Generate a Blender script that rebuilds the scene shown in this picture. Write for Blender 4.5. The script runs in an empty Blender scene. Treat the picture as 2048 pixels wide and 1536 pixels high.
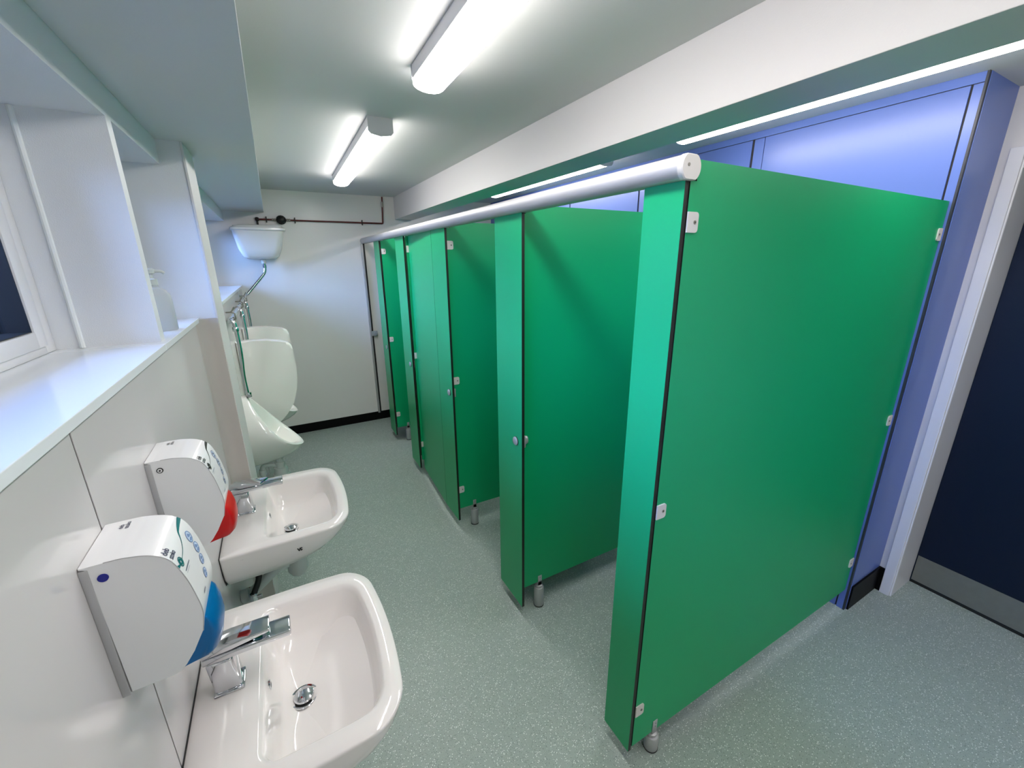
import bpy, bmesh, math, random
from mathutils import Vector, Matrix

random.seed(7)
scene = bpy.context.scene
PI = math.pi

# ------------------------------------------------------------------ camera
R = ((0.8737113, -0.4863801, -0.0079367), (-0.1454051, -0.24556, -0.9584141), (0.4642047, 0.8385312, -0.2852707))
cd = bpy.data.cameras.new('camera')
cam = bpy.data.objects.new('camera', cd)
scene.collection.objects.link(cam)
cam.matrix_world = Matrix(((R[0][0], -R[1][0], -R[2][0], 0.0),
                           (R[0][1], -R[1][1], -R[2][1], 0.0),
                           (R[0][2], -R[1][2], -R[2][2], 1.74),
                           (0, 0, 0, 1)))
cd.sensor_fit = 'HORIZONTAL'
cd.sensor_width = 36.0
cd.lens = 14.6417
cd.clip_start = 0.01
cd.clip_end = 200
scene.camera = cam

# ------------------------------------------------------------------ light, exposure
world = bpy.data.worlds.new('world')
scene.world = world
world.use_nodes = True
bg = world.node_tree.nodes['Background']
bg.inputs['Color'].default_value = (0.30, 0.47, 1.0, 1)
bg.inputs['Strength'].default_value = 20.0
LAMP = 17.0
scene.view_settings.view_transform = 'Standard'
scene.view_settings.look = 'None'
scene.view_settings.gamma = 1.0
scene.view_settings.use_curve_mapping = False
scene.view_settings.exposure = 0.70
cy = scene.cycles
cy.max_bounces = 10
cy.diffuse_bounces = 6
cy.glossy_bounces = 5
cy.transmission_bounces = 6
cy.transparent_max_bounces = 8
cy.sample_clamp_indirect = 6.0
cy.caustics_reflective = False
cy.caustics_refractive = False


# ------------------------------------------------------------------ materials
def lin(c):
    return tuple(((v / 255 / 12.92) if v <= 10 else (((v / 255) + 0.055) / 1.055) ** 2.4) for v in c)


def mat(name, rgb, rough=0.5, metal=0.0, spec=0.5, bump=0.0, bscale=300.0, coat=0.0, vary=0.0, vscale=6.0):
    m = bpy.data.materials.new(name)
    m.use_nodes = True
    nt = m.node_tree
    b = nt.nodes['Principled BSDF']
    c = lin(rgb)
    b.inputs['Base Color'].default_value = (*c, 1)
    b.inputs['Roughness'].default_value = rough
    b.inputs['Metallic'].default_value = metal
    b.inputs['Specular IOR Level'].default_value = spec
    b.inputs['Coat Weight'].default_value = coat
    tc = nt.nodes.new('ShaderNodeTexCoord')
    if bump:
        n = nt.nodes.new('ShaderNodeTexNoise')
        n.inputs['Scale'].default_value = bscale
        n.inputs['Detail'].default_value = 2
        nt.links.new(tc.outputs['Object'], n.inputs['Vector'])
        bp = nt.nodes.new('ShaderNodeBump')
        bp.inputs['Strength'].default_value = bump
        bp.inputs['Distance'].default_value = 0.002
        nt.links.new(n.outputs['Fac'], bp.inputs['Height'])
        nt.links.new(bp.outputs['Normal'], b.inputs['Normal'])
    if vary:
        n = nt.nodes.new('ShaderNodeTexNoise')
        n.inputs['Scale'].default_value = vscale
        n.inputs['Detail'].default_value = 3
        nt.links.new(tc.outputs['Object'], n.inputs['Vector'])
        mx = nt.nodes.new('ShaderNodeMix')
        mx.data_type = 'RGBA'
        mx.inputs['A'].default_value = (*[v * (1 - vary) for v in c], 1)
        mx.inputs['B'].default_value = (*[min(1, v * (1 + vary)) for v in c], 1)
        nt.links.new(n.outputs['Fac'], mx.inputs['Factor'])
        nt.links.new(mx.outputs['Result'], b.inputs['Base Color'])
    return m


M = {}
M['wall'] = mat('wall_paint', (214, 211, 210), 0.45, bump=0.15, bscale=260)
M['farwall_lit'] = mat('far_wall_cladding_lit', (236, 234, 231), 0.3, vary=0.01)  # far-end brightness put into the colour: paler than the side cladding
M['reveal'] = mat('reveal_paint', (224, 226, 228), 0.42, bump=0.3, bscale=420)
M['ceiling'] = mat('ceiling_paint', (208, 208, 206), 0.7, bump=0.1, bscale=200)
M['clad'] = mat('hygienic_cladding', (198, 195, 195), 0.13, spec=0.5, vary=0.015)
M['pier'] = mat('pier_cladding', (186, 179, 175), 0.3, vary=0.02)
M['upvc'] = mat('window_plastic', (225, 225, 226), 0.3)
M['sill'] = mat('sill_board', (226, 230, 234), 0.16)
M['seam'] = mat('seam_black', (22, 22, 24), 0.6)
M['green'] = mat('green_laminate', (4, 157, 100), 0.36, spec=0.4, bump=0.05, bscale=500)
M['edge'] = mat('laminate_black_edge', (18, 22, 18), 0.45, vary=0.3, vscale=60)
M['blue'] = mat('blue_laminate', (90, 114, 184), 0.32, spec=0.5, bump=0.05, bscale=500)
M['bluetrim'] = mat('blue_corner_trim', (44, 48, 56), 0.45)
M['alu'] = mat('satin_aluminium', (188, 188, 190), 0.50, metal=0.6, vary=0.04, vscale=4)
M['cap'] = mat('rail_cap_plastic', (208, 205, 200), 0.45)
M['chrome'] = mat('chrome', (214, 216, 220), 0.06, metal=1.0)
M['steel'] = mat('brushed_steel', (150, 148, 140), 0.36, metal=0.85, bump=0.1, bscale=700, vary=0.08, vscale=30)
M['lock'] = mat('lock_grey', (176, 178, 180), 0.35, metal=0.4)
M['porcelain'] = mat('porcelain', (230, 225, 223), 0.08, spec=0.6, coat=0.3)
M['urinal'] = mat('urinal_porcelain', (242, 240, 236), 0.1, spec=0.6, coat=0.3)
M['pp'] = mat('white_waste_plastic', (196, 202, 200), 0.4)
M['black'] = mat('black_rubber', (14, 14, 15), 0.5)
M['skirt'] = mat('black_skirting', (5, 5, 7), 0.5, spec=0.15)
M['navy'] = mat('navy_door_laminate', (5, 20, 42), 0.4, spec=0.25)
M['gloss'] = mat('gloss_white_joinery', (222, 222, 226), 0.25)
M['disp'] = mat('dispenser_plastic', (226, 226, 228), 0.2, spec=0.5)
M['dispback'] = mat('dispenser_back_grey', (168, 168, 170), 0.35)
M['bluelever'] = mat('blue_push_bar', (0, 92, 150), 0.28)
M['redlever'] = mat('red_push_bar', (186, 8, 14), 0.32)
M['badge'] = mat('navy_badge', (10, 20, 132), 0.4)
M['ink'] = mat('navy_print', (28, 28, 72), 0.4)
M['teal'] = mat('teal_print', (8, 104, 108), 0.4)
M['iconblue'] = mat('icon_blue_print', (112, 140, 186), 0.4)
M['iconpale'] = mat('icon_pale_print', (196, 210, 232), 0.4)
M['greyprint'] = mat('grey_print', (110, 114, 134), 0.4)
M['copper'] = mat('dark_red_copper', (92, 34, 34), 0.35, metal=0.3)
M['lampbody'] = mat('lamp_housing', (206, 206, 208), 0.4)
M['outside'] = mat('outside_brick', (52, 56, 66), 0.9, vary=0.3, vscale=10)
M['bead'] = mat('sealant_bead', (228, 232, 232), 0.35)


def floor_material():
    m = bpy.data.materials.new('flecked_safety_vinyl')
    m.use_nodes = True
    nt = m.node_tree
    b = nt.nodes['Principled BSDF']
    tc = nt.nodes.new('ShaderNodeTexCoord')
    big = nt.nodes.new('ShaderNodeTexNoise')
    big.inputs['Scale'].default_value = 22
    big.inputs['Detail'].default_value = 6
    big.inputs['Roughness'].default_value = 0.7
    nt.links.new(tc.outputs['Object'], big.inputs['Vector'])
    base = nt.nodes.new('ShaderNodeMix')
    base.data_type = 'RGBA'
    base.inputs['A'].default_value = (*lin((142, 157, 149)), 1)
    base.inputs['B'].default_value = (*lin((164, 176, 169)), 1)
    nt.links.new(big.outputs['Fac'], base.inputs['Factor'])
    last = base.outputs['Result']

    def flecks(scale, keep, size, col, last):
        v = nt.nodes.new('ShaderNodeTexVoronoi')
        v.inputs['Scale'].default_value = scale
        nt.links.new(tc.outputs['Object'], v.inputs['Vector'])
        near = nt.nodes.new('ShaderNodeMath')
        near.operation = 'LESS_THAN'
        near.inputs[1].default_value = size
        nt.links.new(v.outputs['Distance'], near.inputs[0])
        sep = nt.nodes.new('ShaderNodeSeparateColor')
        nt.links.new(v.outputs['Color'], sep.inputs[0])
        pick = nt.nodes.new('ShaderNodeMath')
        pick.operation = 'GREATER_THAN'
        pick.inputs[1].default_value = keep
        nt.links.new(sep.outputs[0], pick.inputs[0])
        both = nt.nodes.new('ShaderNodeMath')
        both.operation = 'MULTIPLY'
        nt.links.new(near.outputs[0], both.inputs[0])
        nt.links.new(pick.outputs[0], both.inputs[1])
        mx = nt.nodes.new('ShaderNodeMix')
        mx.data_type = 'RGBA'
        mx.inputs['B'].default_value = (*lin(col), 1)
        nt.links.new(both.outputs[0], mx.inputs['Factor'])
        nt.links.new(last, mx.inputs['A'])
        return mx.outputs['Result']
    last = flecks(170, 0.66, 0.30, (226, 234, 228), last)
    last = flecks(260, 0.60, 0.30, (172, 190, 180), last)
    last = flecks(240, 0.72, 0.30, (92, 108, 100), last)
    nt.links.new(last, b.inputs['Base Color'])
    b.inputs['Roughness'].default_value = 0.42
    bp = nt.nodes.new('ShaderNodeBump')
    bp.inputs['Strength'].default_value = 0.12
    bp.inputs['Distance'].default_value = 0.001
    n2 = nt.nodes.new('ShaderNodeTexNoise')
    n2.inputs['Scale'].default_value = 300
    nt.links.new(tc.outputs['Object'], n2.inputs['Vector'])
    nt.links.new(n2.outputs['Fac'], bp.inputs['Height'])
    nt.links.new(bp.outputs['Normal'], b.inputs['Normal'])
    return m


M['floor'] = floor_material()


def emission(name, rgb, strength):
    m = bpy.data.materials.new(name)
    m.use_nodes = True
    nt = m.node_tree
    nt.nodes.remove(nt.nodes['Principled BSDF'])
    e = nt.nodes.new('ShaderNodeEmission')
    e.inputs['Color'].default_value = (*rgb, 1)
    e.inputs['Strength'].default_value = strength
    nt.links.new(e.outputs[0], nt.nodes['Material Output'].inputs[0])
    return m


M['lamp'] = emission('lit_diffuser', (1.0, 0.955, 0.935), LAMP)


def glass_material(name, tint, gloss):
    m = bpy.data.materials.new(name)
    m.use_nodes = True
    nt = m.node_tree
    nt.nodes.remove(nt.nodes['Principled BSDF'])
    t = nt.nodes.new('ShaderNodeBsdfTransparent')
    t.inputs['Color'].default_value = (*tint, 1)
    g = nt.nodes.new('ShaderNodeBsdfGlossy')
    g.inputs['Roughness'].default_value = 0.03
    f = nt.nodes.new('ShaderNodeFresnel')
    f.inputs['IOR'].default_value = 1.5
    mx = nt.nodes.new('ShaderNodeMixShader')
    nt.links.new(f.outputs[0], mx.inputs[0])
    nt.links.new(t.outputs[0], mx.inputs[1])
    nt.links.new(g.outputs[0], mx.inputs[2])
    nt.links.new(mx.outputs[0], nt.nodes['Material Output'].inputs[0])
    return m


M['glass'] = glass_material('window_glass', (0.86, 0.92, 0.95), 1)


def milky():
    m = mat('milky_bottle', (232, 240, 246), 0.18)
    b = m.node_tree.nodes['Principled BSDF']
    b.inputs['Transmission Weight'].default_value = 0.55
    b.inputs['IOR'].default_value = 1.2
    return m


M['milky'] = milky()

# ------------------------------------------------------------------ helpers
COL = scene.collection


def tag(o, label=None, cat=None, group=None, kind=None):
    if label:
        o['label'] = label
    if cat:
        o['category'] = cat
    if group:
        o['group'] = group
    if kind:
        o['kind'] = kind
    return o


def empty(name, loc, label, cat, group=None):
    o = bpy.data.objects.new(name, None)
    o.empty_display_size = 0.05
    COL.objects.link(o)
    o.location = loc
    return tag(o, label, cat, group)


def link(name, bm, mats, parent=None, smooth=False, loc=(0, 0, 0), angle=40):
    me = bpy.data.meshes.new(name)
    bmesh.ops.recalc_face_normals(bm, faces=bm.faces)
    bm.to_mesh(me)
    bm.free()
    if not isinstance(mats, (list, tuple)):
        mats = [mats]
    for m in mats:
        me.materials.append(M[m])
    if smooth:
        for p in me.polygons:
            p.use_smooth = True
        try:
            me.set_sharp_from_angle(angle=math.radians(angle))
        except Exception:
            pass
    o = bpy.data.objects.new(name, me)
    COL.objects.link(o)
    o.location = loc
    if parent:
        o.parent = parent
    return o


def box(bm, lo, hi, bevel=0.0, seg=2, mi=0):
    n0 = len(bm.faces)
    x0, y0, z0 = lo
    x1, y1, z1 = hi
    v = [bm.verts.new(p) for p in ((x0, y0, z0), (x1, y0, z0), (x1, y1, z0), (x0, y1, z0),
                                   (x0, y0, z1), (x1, y0, z1), (x1, y1, z1), (x0, y1, z1))]
    fs = [bm.faces.new([v[i] for i in q]) for q in
          ((0, 3, 2, 1), (4, 5, 6, 7), (0, 1, 5, 4), (1, 2, 6, 5), (2, 3, 7, 6), (3, 0, 4, 7))]
    for f in fs:
        f.material_index = mi
    if bevel:
        es = set(e for f in fs for e in f.edges)
        r = bmesh.ops.bevel(bm, geom=list(es), offset=bevel, segments=seg, affect='EDGES', profile=0.5)
        for f in r['faces']:
            f.material_index = mi
    return fs


def boxes(name, lst, m, parent=None, bevel=0.0, smooth=False):
    bm = bmesh.new()
    for lo, hi in lst:
        box(bm, lo, hi, bevel)
    return link(name, bm, m, parent, smooth=smooth)


def tube(bm, pts, r, n=14, cap=True, mi=0):
    pts = [Vector(p) for p in pts]
    rs = r if isinstance(r, (list, tuple)) else [r] * len(pts)
    rings = []
    up = None
    for i, p in enumerate(pts):
        if i == 0:
            d = (pts[1] - p).normalized()
        elif i == len(pts) - 1:
            d = (p - pts[i - 1]).normalized()
        else:
            d = ((p - pts[i - 1]).normalized() + (pts[i + 1] - p).normalized()).normalized()
        if up is None:
            up = Vector((0, 0, 1)) if abs(d.z) < 0.9 else Vector((1, 0, 0))
        a = (up - d * up.dot(d)).normalized()
        b = d.cross(a)
        up = a
        rings.append([bm.verts.new(p + (a * math.cos(t) + b * math.sin(t)) * rs[i])
                      for t in (2 * PI * k / n for k in range(n))])
    for A, B in zip(rings, rings[1:]):
        for k in range(n):
            f = bm.faces.new((A[k], A[(k + 1) % n], B[(k + 1) % n], B[k]))
            f.material_index = mi
    if cap:
        bm.faces.new(rings[0]).material_index = mi
        bm.faces.new(rings[-1]).material_index = mi


def arc_path(pts, rad, n=5):
    """round the corners of a polyline"""
    pts = [Vector(p) for p in pts]
    out = [pts[0]]
    for a, b, c in zip(pts, pts[1:], pts[2:]):
        u = (a - b)
        v = (c - b)
        r = min(rad, u.length * 0.45, v.length * 0.45)
        p0 = b + u.normalized() * r
        p1 = b + v.normalized() * r
        for k in range(n + 1):
            t = k / n
            out.append(p0 * (1 - t) ** 2 + b * 2 * t * (1 - t) + p1 * t * t)
    out.append(pts[-1])
    return out


def lathe(bm, prof, center=(0, 0, 0), axis='Z', n=24, mi=0, sx=1.0, sy=1.0):
    """prof: (radius, height) pairs along the axis"""
    c = Vector(center)
    rings = []
    for r, h in prof:
        ring = []
        for k in range(n):
            t = 2 * PI * k / n
            a, b = r * math.cos(t) * sx, r * math.sin(t) * sy
            p = {'Z': (a, b, h), 'X': (h, a, b), 'Y': (a, h, b)}[axis]
            ring.append(bm.verts.new(c + Vector(p)))
        rings.append(ring)
    for A, B in zip(rings, rings[1:]):
        for k in range(n):
            f = bm.faces.new((A[k], A[(k + 1) % n], B[(k + 1) % n], B[k]))
            f.material_index = mi
    bm.faces.new(rings[0]).material_index = mi
    bm.faces.new(rings[-1]).material_index = mi


def loft(bm, rings, close_first=True, close_last=True, mi=0):
    vr = [[bm.verts.new(p) for p in r] for r in rings]
    n = len(vr[0])
    for A, B in zip(vr, vr[1:]):
        for k in range(n):
            bm.faces.new((A[k], A[(k + 1) % n], B[(k + 1) % n], B[k])).material_index = mi
    if close_first:
        bm.faces.new(vr[0]).material_index = mi
    if close_last:
        bm.faces.new(vr[-1]).material_index = mi
    return vr


def prism_y(bm, prof, y0, y1, bevel=0.0, seg=3, mi=0):
    """prof: (x, z) outline extruded along y; the two side outlines may be bevelled"""
    A = [bm.verts.new((x, y0, z)) for x, z in prof]
    B = [bm.verts.new((x, y1, z)) for x, z in prof]
    n = len(prof)
    fa = bm.faces.new(A)
    fb = bm.faces.new(B)
    fs = [fa, fb]
    for k in range(n):
        fs.append(bm.faces.new((A[k], A[(k + 1) % n], B[(k + 1) % n], B[k])))
    for f in fs:
        f.material_index = mi
    if bevel:
        es = list(fa.edges) + list(fb.edges)
        r = bmesh.ops.bevel(bm, geom=es, offset=bevel, segments=seg, affect='EDGES', profile=0.5)
        for f in r['faces']:
            f.material_index = mi


def catmull(C, n=6):
    P = [C[0]] + list(C) + [C[-1]]
    out = []
    for i in range(1, len(P) - 2):
        a, b, c, d = [Vector(p) for p in P[i - 1:i + 3]]
        for k in range(n):
            t = k / n
            out.append(0.5 * ((2 * b) + (c - a) * t + (2 * a - 5 * b + 4 * c - d) * t * t + (3 * b - a - 3 * c + d) * t ** 3))
    out.append(Vector(C[-1]))
    return out


def copy_tree(o, parent=None):
    kids = list(o.children)
    c = o.copy()
    COL.objects.link(c)
    if parent:
        c.parent = parent
    for ch in kids:
        copy_tree(ch, c)
    return c


def struct(name, lst, m, bevel=0.0, parent=None):
    o = boxes(name, lst, m, parent, bevel, smooth=False)
    if parent is None:
        o['kind'] = 'structure'
    return o


# ------------------------------------------------------------------ room shell
YE = 4.66      # far wall
YN = -3.4      # wall behind the camera
CZ = 2.37      # ceiling
struct('floor', [((-0.31, YN - 0.1, -0.06), (2.90, YE + 0.02, 0.0))], 'floor')
struct('ceiling', [((-0.31, YN - 0.1, CZ), (2.90, YE + 0.02, CZ + 0.08))], 'ceiling')
struct('ceiling_soffit', [((-0.305, YN, 2.173), (0.012, YE, CZ))], 'ceiling', bevel=0.0015)
struct('ceiling_beam', [((1.20, YN, 2.156), (1.39, YE, CZ))], 'wall', bevel=0.0015)
struct('wall_far', [((-0.64, YE, 0), (2.42, YE + 0.12, CZ))], 'farwall_lit')
struct('wall_near', [((-0.64, YN - 0.12, 0), (2.9, YN, CZ))], 'wall')
LX = -0.305
wl = struct('wall_left', [
    ((-0.62, YN, 0.0), (LX, YE, 1.505)),
    ((-0.62, YN, 2.09), (LX, YE, CZ)),
    ((-0.62, YN, 1.505), (LX, -0.5, 2.09)),
    ((-0.62, 1.514, 1.524), (LX, 1.560, 2.09)),
    ((-0.62, 2.125, 1.505), (LX, 2.355, 2.09)),
], 'reveal')
wp = struct('wall_left', [((LX, 2.125, 0.0), (-0.230, 2.355, 2.173))], 'reveal')
boxes('wall_panel', [((LX, YN, 0.0), (-0.298, 0.8195, 1.5055))], 'clad', wl, bevel=0.0008)
boxes('wall_panel', [((LX, 0.8245, 0.0), (-0.298, 2.108, 1.5055))], 'clad', wl, bevel=0.0008)
boxes('panel_seam', [((LX, 0.8195, 0.0), (-0.2995, 0.8245, 1.5055))], 'seam', wl)
boxes('wall_panel', [((LX, 2.365, 0.0), (-0.272, YE, 1.516))], 'clad', wl, bevel=0.0008)
# cladding wrapped round the pier below the sill
bm = bmesh.new()
prism_pts = [(-0.2985, 2.062)]
for k in range(9):
    a = k / 8 * PI / 2
    prism_pts.append((-0.2985 + 0.0 + 0.046 * (1 - math.cos(a)), 2.062 + 0.046 * math.sin(a)))
prism_pts += [(-0.226, 2.108), (-0.226, 2.125), (-0.305, 2.125), (-0.305, 2.062)]
lo = [bm.verts.new((x, y, 0.0)) for x, y in prism_pts]
hi = [bm.verts.new((x, y, 1.519)) for x, y in prism_pts]
bm.faces.new(lo)
bm.faces.new(hi)
for k in range(len(lo)):
    j = (k + 1) % len(lo)
    bm.faces.new((lo[k], lo[j], hi[j], hi[k]))
link('pier_lining', bm, 'pier', wp, smooth=True)
boxes('corner_bead', [((-0.232, 2.119, 0.0), (-0.2235, 2.362, 2.172))], 'wall', wp, bevel=0.0015)

# blue service wall behind the cubicles and its return
BX = 2.316
YR = 0.682
DX = 2.64
wb = struct('wall_right', [((BX + 0.006, YR + 0.006, 0.0), (DX, 0.78, CZ)),
                           ((BX + 0.006, 0.78, 0.0), (BX + 0.1, YE, CZ))], 'seam')
cells = [(YR + 0.007, 0.716, 0, 2.334), (0.723, 1.470, 0, 2.334), (1.474, 1.526, 0, 2.334)]
y = 1.540
while y < YE - 0.1:
    y1 = min(y + 0.785, YE)
    cells.append((y, y1, 0, 2.334))
    y = y1 + 0.014
cells.append((YR + 0.007, YE, 2.337, CZ))
for (a, b, z0, z1) in cells:
    boxes('service_panel', [((BX, a, z0), (BX + 0.008, b, z1))], 'blue', wb, bevel=0.0006)
boxes('service_panel', [((BX + 0.016, YR - 0.002, 0.0), (DX, YR + 0.006, CZ))], 'blue', wb, bevel=0.0006)
boxes('corner_strip', [((BX, YR, 0.0), (BX + 0.016, YR + 0.007, CZ))], 'bluetrim', wb)
# door wall
struct('wall_right', [((DX, YN, 0.0), (DX + 0.25, -0.36, CZ)),
                      ((DX, 0.607, 0.0), (DX + 0.25, YR + 0.006, CZ)),
                      ((DX, -0.36, 2.10), (DX + 0.25, 0.607, CZ))], 'wall')
# skirtings
struct('baseboard_far', [((-0.272, YE - 0.004, 0), (BX, YE, 0.095))], 'skirt')
struct('baseboard_right', [((BX + 0.020, YR - 0.010, 0.0), (DX, YR - 0.002, 0.140)), ((DX - 0.008, 0.6525, 0.0), (DX, YR - 0.010, 0.140))], 'skirt')
struct('baseboard_near', [((-0.294, YN, 0), (DX, YN + 0.004, 0.095))], 'skirt')

# window sills
tr = struct('trim_1', [((-0.60, -0.5, 1.506), (-0.288, 1.4645, 1.524))], 'sill', bevel=0.0012)
struct('trim_2', [((-0.60, 1.4665, 1.506), (-0.288, 2.125, 1.524))], 'sill', bevel=0.0012)
struct('trim_3', [((-0.60, 2.355, 1.517), (-0.262, YE, 1.535))], 'sill', bevel=0.0012)


def window(n, y0, y1, z0, mullions=()):
    X0, X1 = -0.60, -0.52
    t = bpy.data.objects.new('window_%d' % n, None)
    COL.objects.link(t)
    t.location = (-0.56, (y0 + y1) / 2, z0)
    t['kind'] = 'structure'
    ox, oy, oz = t.location
    ztop = 2.09

    def fr(name, lst, bevel=0.004):
        return boxes(name, [((a[0] - ox, a[1] - oy, a[2] - oz), (b[0] - ox, b[1] - oy, b[2] - oz)) for a, b in lst],
                     'upvc', t, bevel=bevel, smooth=True)
    s = 0.100
    fr('window_frame', [((X0, y0, z0), (X1, y0 + s * 0.55, ztop)), ((X0, y1 - s * 0.55, z0), (X1, y1, ztop)),
                        ((X0, y0 + s * 0.5, z0 - 0.0), (X1, y1 - s * 0.5, z0 + 0.02)),
                        ((X0, y0 + s * 0.5, ztop - 0.05), (X1, y1 - s * 0.5, ztop))])
    ys = [y0 + s * 0.5] + list(mullions) + [y1 - s * 0.5]
    for a, b in zip(ys, ys[1:]):
        g = 0.002
        fr('window_sash', [((X0 + 0.01, a + g, z0 + 0.02), (X1 + 0.006, a + 0.05, ztop - 0.05)),
                           ((X0 + 0.01, b - 0.05, z0 + 0.02), (X1 + 0.006, b - g, ztop - 0.05)),
                           ((X0 + 0.01, a + 0.045, z0 + 0.02), (X1 + 0.006, b - 0.045, z0 + 0.06)),
                           ((X0 + 0.01, a + 0.045, ztop - 0.10), (X1 + 0.006, b - 0.045, ztop - 0.05))])
        boxes('window_pane', [((-0.564 - ox, a + 0.04, 0.05), (-0.560 - ox, b - 0.04, ztop - 0.09 - z0))], 'glass', t).location = (0, -oy, 0)
        boxes('window_gasket', [((-0.568 - ox, a + 0.042, 0.052), (-0.519 - ox, a + 0.052, ztop - 0.092 - z0)),
                                ((-0.568 - ox, b - 0.052, 0.052), (-0.519 - ox, b - 0.042, ztop - 0.092 - z0)),
                                ((-0.568 - ox, a + 0.052, 0.052), (-0.519 - ox, b - 0.052, 0.062)),
                                ((-0.568 - ox, a + 0.052, ztop - 0.102 - z0), (-0.519 - ox, b - 0.052, ztop - 0.092 - z0))],
              'black', t).location = (0, -oy, 0)
    return t


window(1, -0.5, 1.514, 1.524, mullions=(0.45,))
window(2, 1.560, 2.125, 1.524)
window(3, 2.355, YE, 1.535, mullions=(3.5,))
bm = bmesh.new()
for (yy, za) in ((1.514, 1.525), (2.125, 1.525)):
    tube(bm, [(-0.470, yy - 0.002, za), (-0.470, yy - 0.002, 2.089)], 0.006, 8)
tube(bm, [(-0.470, YE - 0.002, 1.536), (-0.470, YE - 0.002, 2.089)], 0.005, 8)
link('sealant', bm, 'bead', wl, smooth=True)
# outside the windows
struct('floor_outside', [((-9, -6, 0.55), (-0.63, 12, 0.60))], 'outside')
struct('wall_outside', [((-3.6, -6, 0.60), (-3.4, 12, 1.95))], 'outside')

# door in the right wall
dr = bpy.data.objects.new('door_1', None)
COL.objects.link(dr)
dr.location = (2.86, 0.12, 0)
dr['kind'] = 'structure'


def dp(name, lst, m, bevel=0.0):
    return boxes(name, [((a[0] - 2.86, a[1] - 0.12, a[2]), (b[0] - 2.86, b[1] - 0.12, b[2])) for a, b in lst], m, dr, bevel=bevel)


dp('door_leaf', [((2.862, -0.33, 0.018), (2.906, 0.603, 2.07))], 'navy', 0.001)
dp('kick_plate', [((2.8605, -0.325, 0.022), (2.862, 0.598, 0.176))], 'steel')
dp('door_lining', [((DX, 0.604, 0.0), (2.95, 0.6085, 2.10)), ((DX, -0.36, 2.073), (2.95, 0.604, 2.10)),
                   ((DX, -0.362, 0.0), (2.95, -0.335, 2.073))], 'gloss')
dp('door_threshold', [((2.868, -0.335, 0.0), (2.95, 0.604, 0.016))], 'black')
dp('door_stop', [((2.908, -0.335, 0.0), (2.93, 0.604, 2.073))], 'black')
dp('architrave', [((DX - 0.014, 0.610, 0.0), (DX, 0.652, 2.150)), ((DX - 0.0135, -0.41, 2.108), (DX, 0.610, 2.150)),
                  ((DX - 0.014, -0.41, 0.0), (DX, -0.370, 2.108)),
                  ((DX - 0.005, 0.604, 0.0), (DX + 0.0, 0.610, 2.108))], 'gloss', 0.002)

# ------------------------------------------------------------------ ceiling lamps


def lamp(x, y0, y1, rot, label):
    L = y1 - y0
    t = empty('batten_lamp', (x, (y0 + y1) / 2, CZ), label, 'ceiling light', 'surface batten lamps')
    t.rotation_euler = (0, 0, rot)
    bm = bmesh.new()
    box(bm, (-0.055, -L / 2 + 0.006, -0.040), (0.055, L / 2 - 0.006, 0.0), 0.002)
    link('lamp_housing', bm, 'lampbody', t)
    prof = [(-0.054, -0.040), (-0.054, -0.052)]
    for k in range(9):
        a = PI + k / 8 * PI
        prof.append((0.054 * math.cos(a) if 0 < k < 8 else (-0.054 if k == 0 else 0.054), -0.054 + 0.021 * math.sin(a)))
    prof += [(0.054, -0.040)]
    bm = bmesh.new()
    prism_y(bm, prof, -L / 2 + 0.004, L / 2 - 0.004)
    link('lamp_diffuser', bm, 'lamp', t, smooth=True)
    for s in (-1, 1):
        bm = bmesh.new()
        pr = [(-0.057, 0.0), (-0.057, -0.058), (-0.046, -0.070), (0, -0.078), (0.046, -0.070), (0.057, -0.058), (0.057, 0.0)]
        a, b = sorted((s * (L / 2 - 0.004), s * (L / 2 + (0.006 if s < 0 else 0.001))))
        if s > 0:
            pr = [(px, max(pz, -0.041)) for px, pz in pr]
            pr = [pr[0], (-0.057, -0.041), (0.057, -0.041), pr[-1]]
        prism_y(bm, pr, a, b)
        link('lamp_end_cap', bm, 'lampbody', t)
    return t


RZ = math.radians(-1.2)
lamp(0.548, 2.19, 3.72, RZ, 'shorter-looking batten lamp on the aisle ceiling nearest the far wall')
lamp(0.548, 0.07, 1.60, RZ, 'large batten lamp on the aisle ceiling, cut off by the top of the photo')
lamp(0.60, -2.85, -1.32, RZ, 'unseen batten lamp added as fill behind the camera, in line with the aisle lamps')  # added out of view to brighten the near side; no fixture known here
lamp(1.905, -2.60, -1.07, 0, 'unseen batten lamp added as fill near the blue door, in line with the cubicle lamps')  # second added lamp out of view, lifts the floor and panel nearby
lamp(1.905, 2.22, 3.75, 0, 'batten lamp over the far cubicles, seen just above the middle of the silver headrail')
lamp(1.905, 0.12, 1.655, 0, 'long batten lamp over the nearest cubicles, running above the blue wall')

# ------------------------------------------------------------------ cubicles
FX = 0.853          # front face of pilasters
TH = 0.013


def panel_x(bm, lo, hi):
    """laminate board facing +-x, black edges"""
    fs = box(bm, lo, hi)
    for f in fs:
        f.normal_update()
        f.material_index = 0 if abs(f.normal.x) > 0.9 else 1


def panel_y(bm, lo, hi):
    fs = box(bm, lo, hi)
    for f in fs:
        f.normal_update()
        f.material_index = 0 if abs(f.normal.y) > 0.9 else 1


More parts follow.
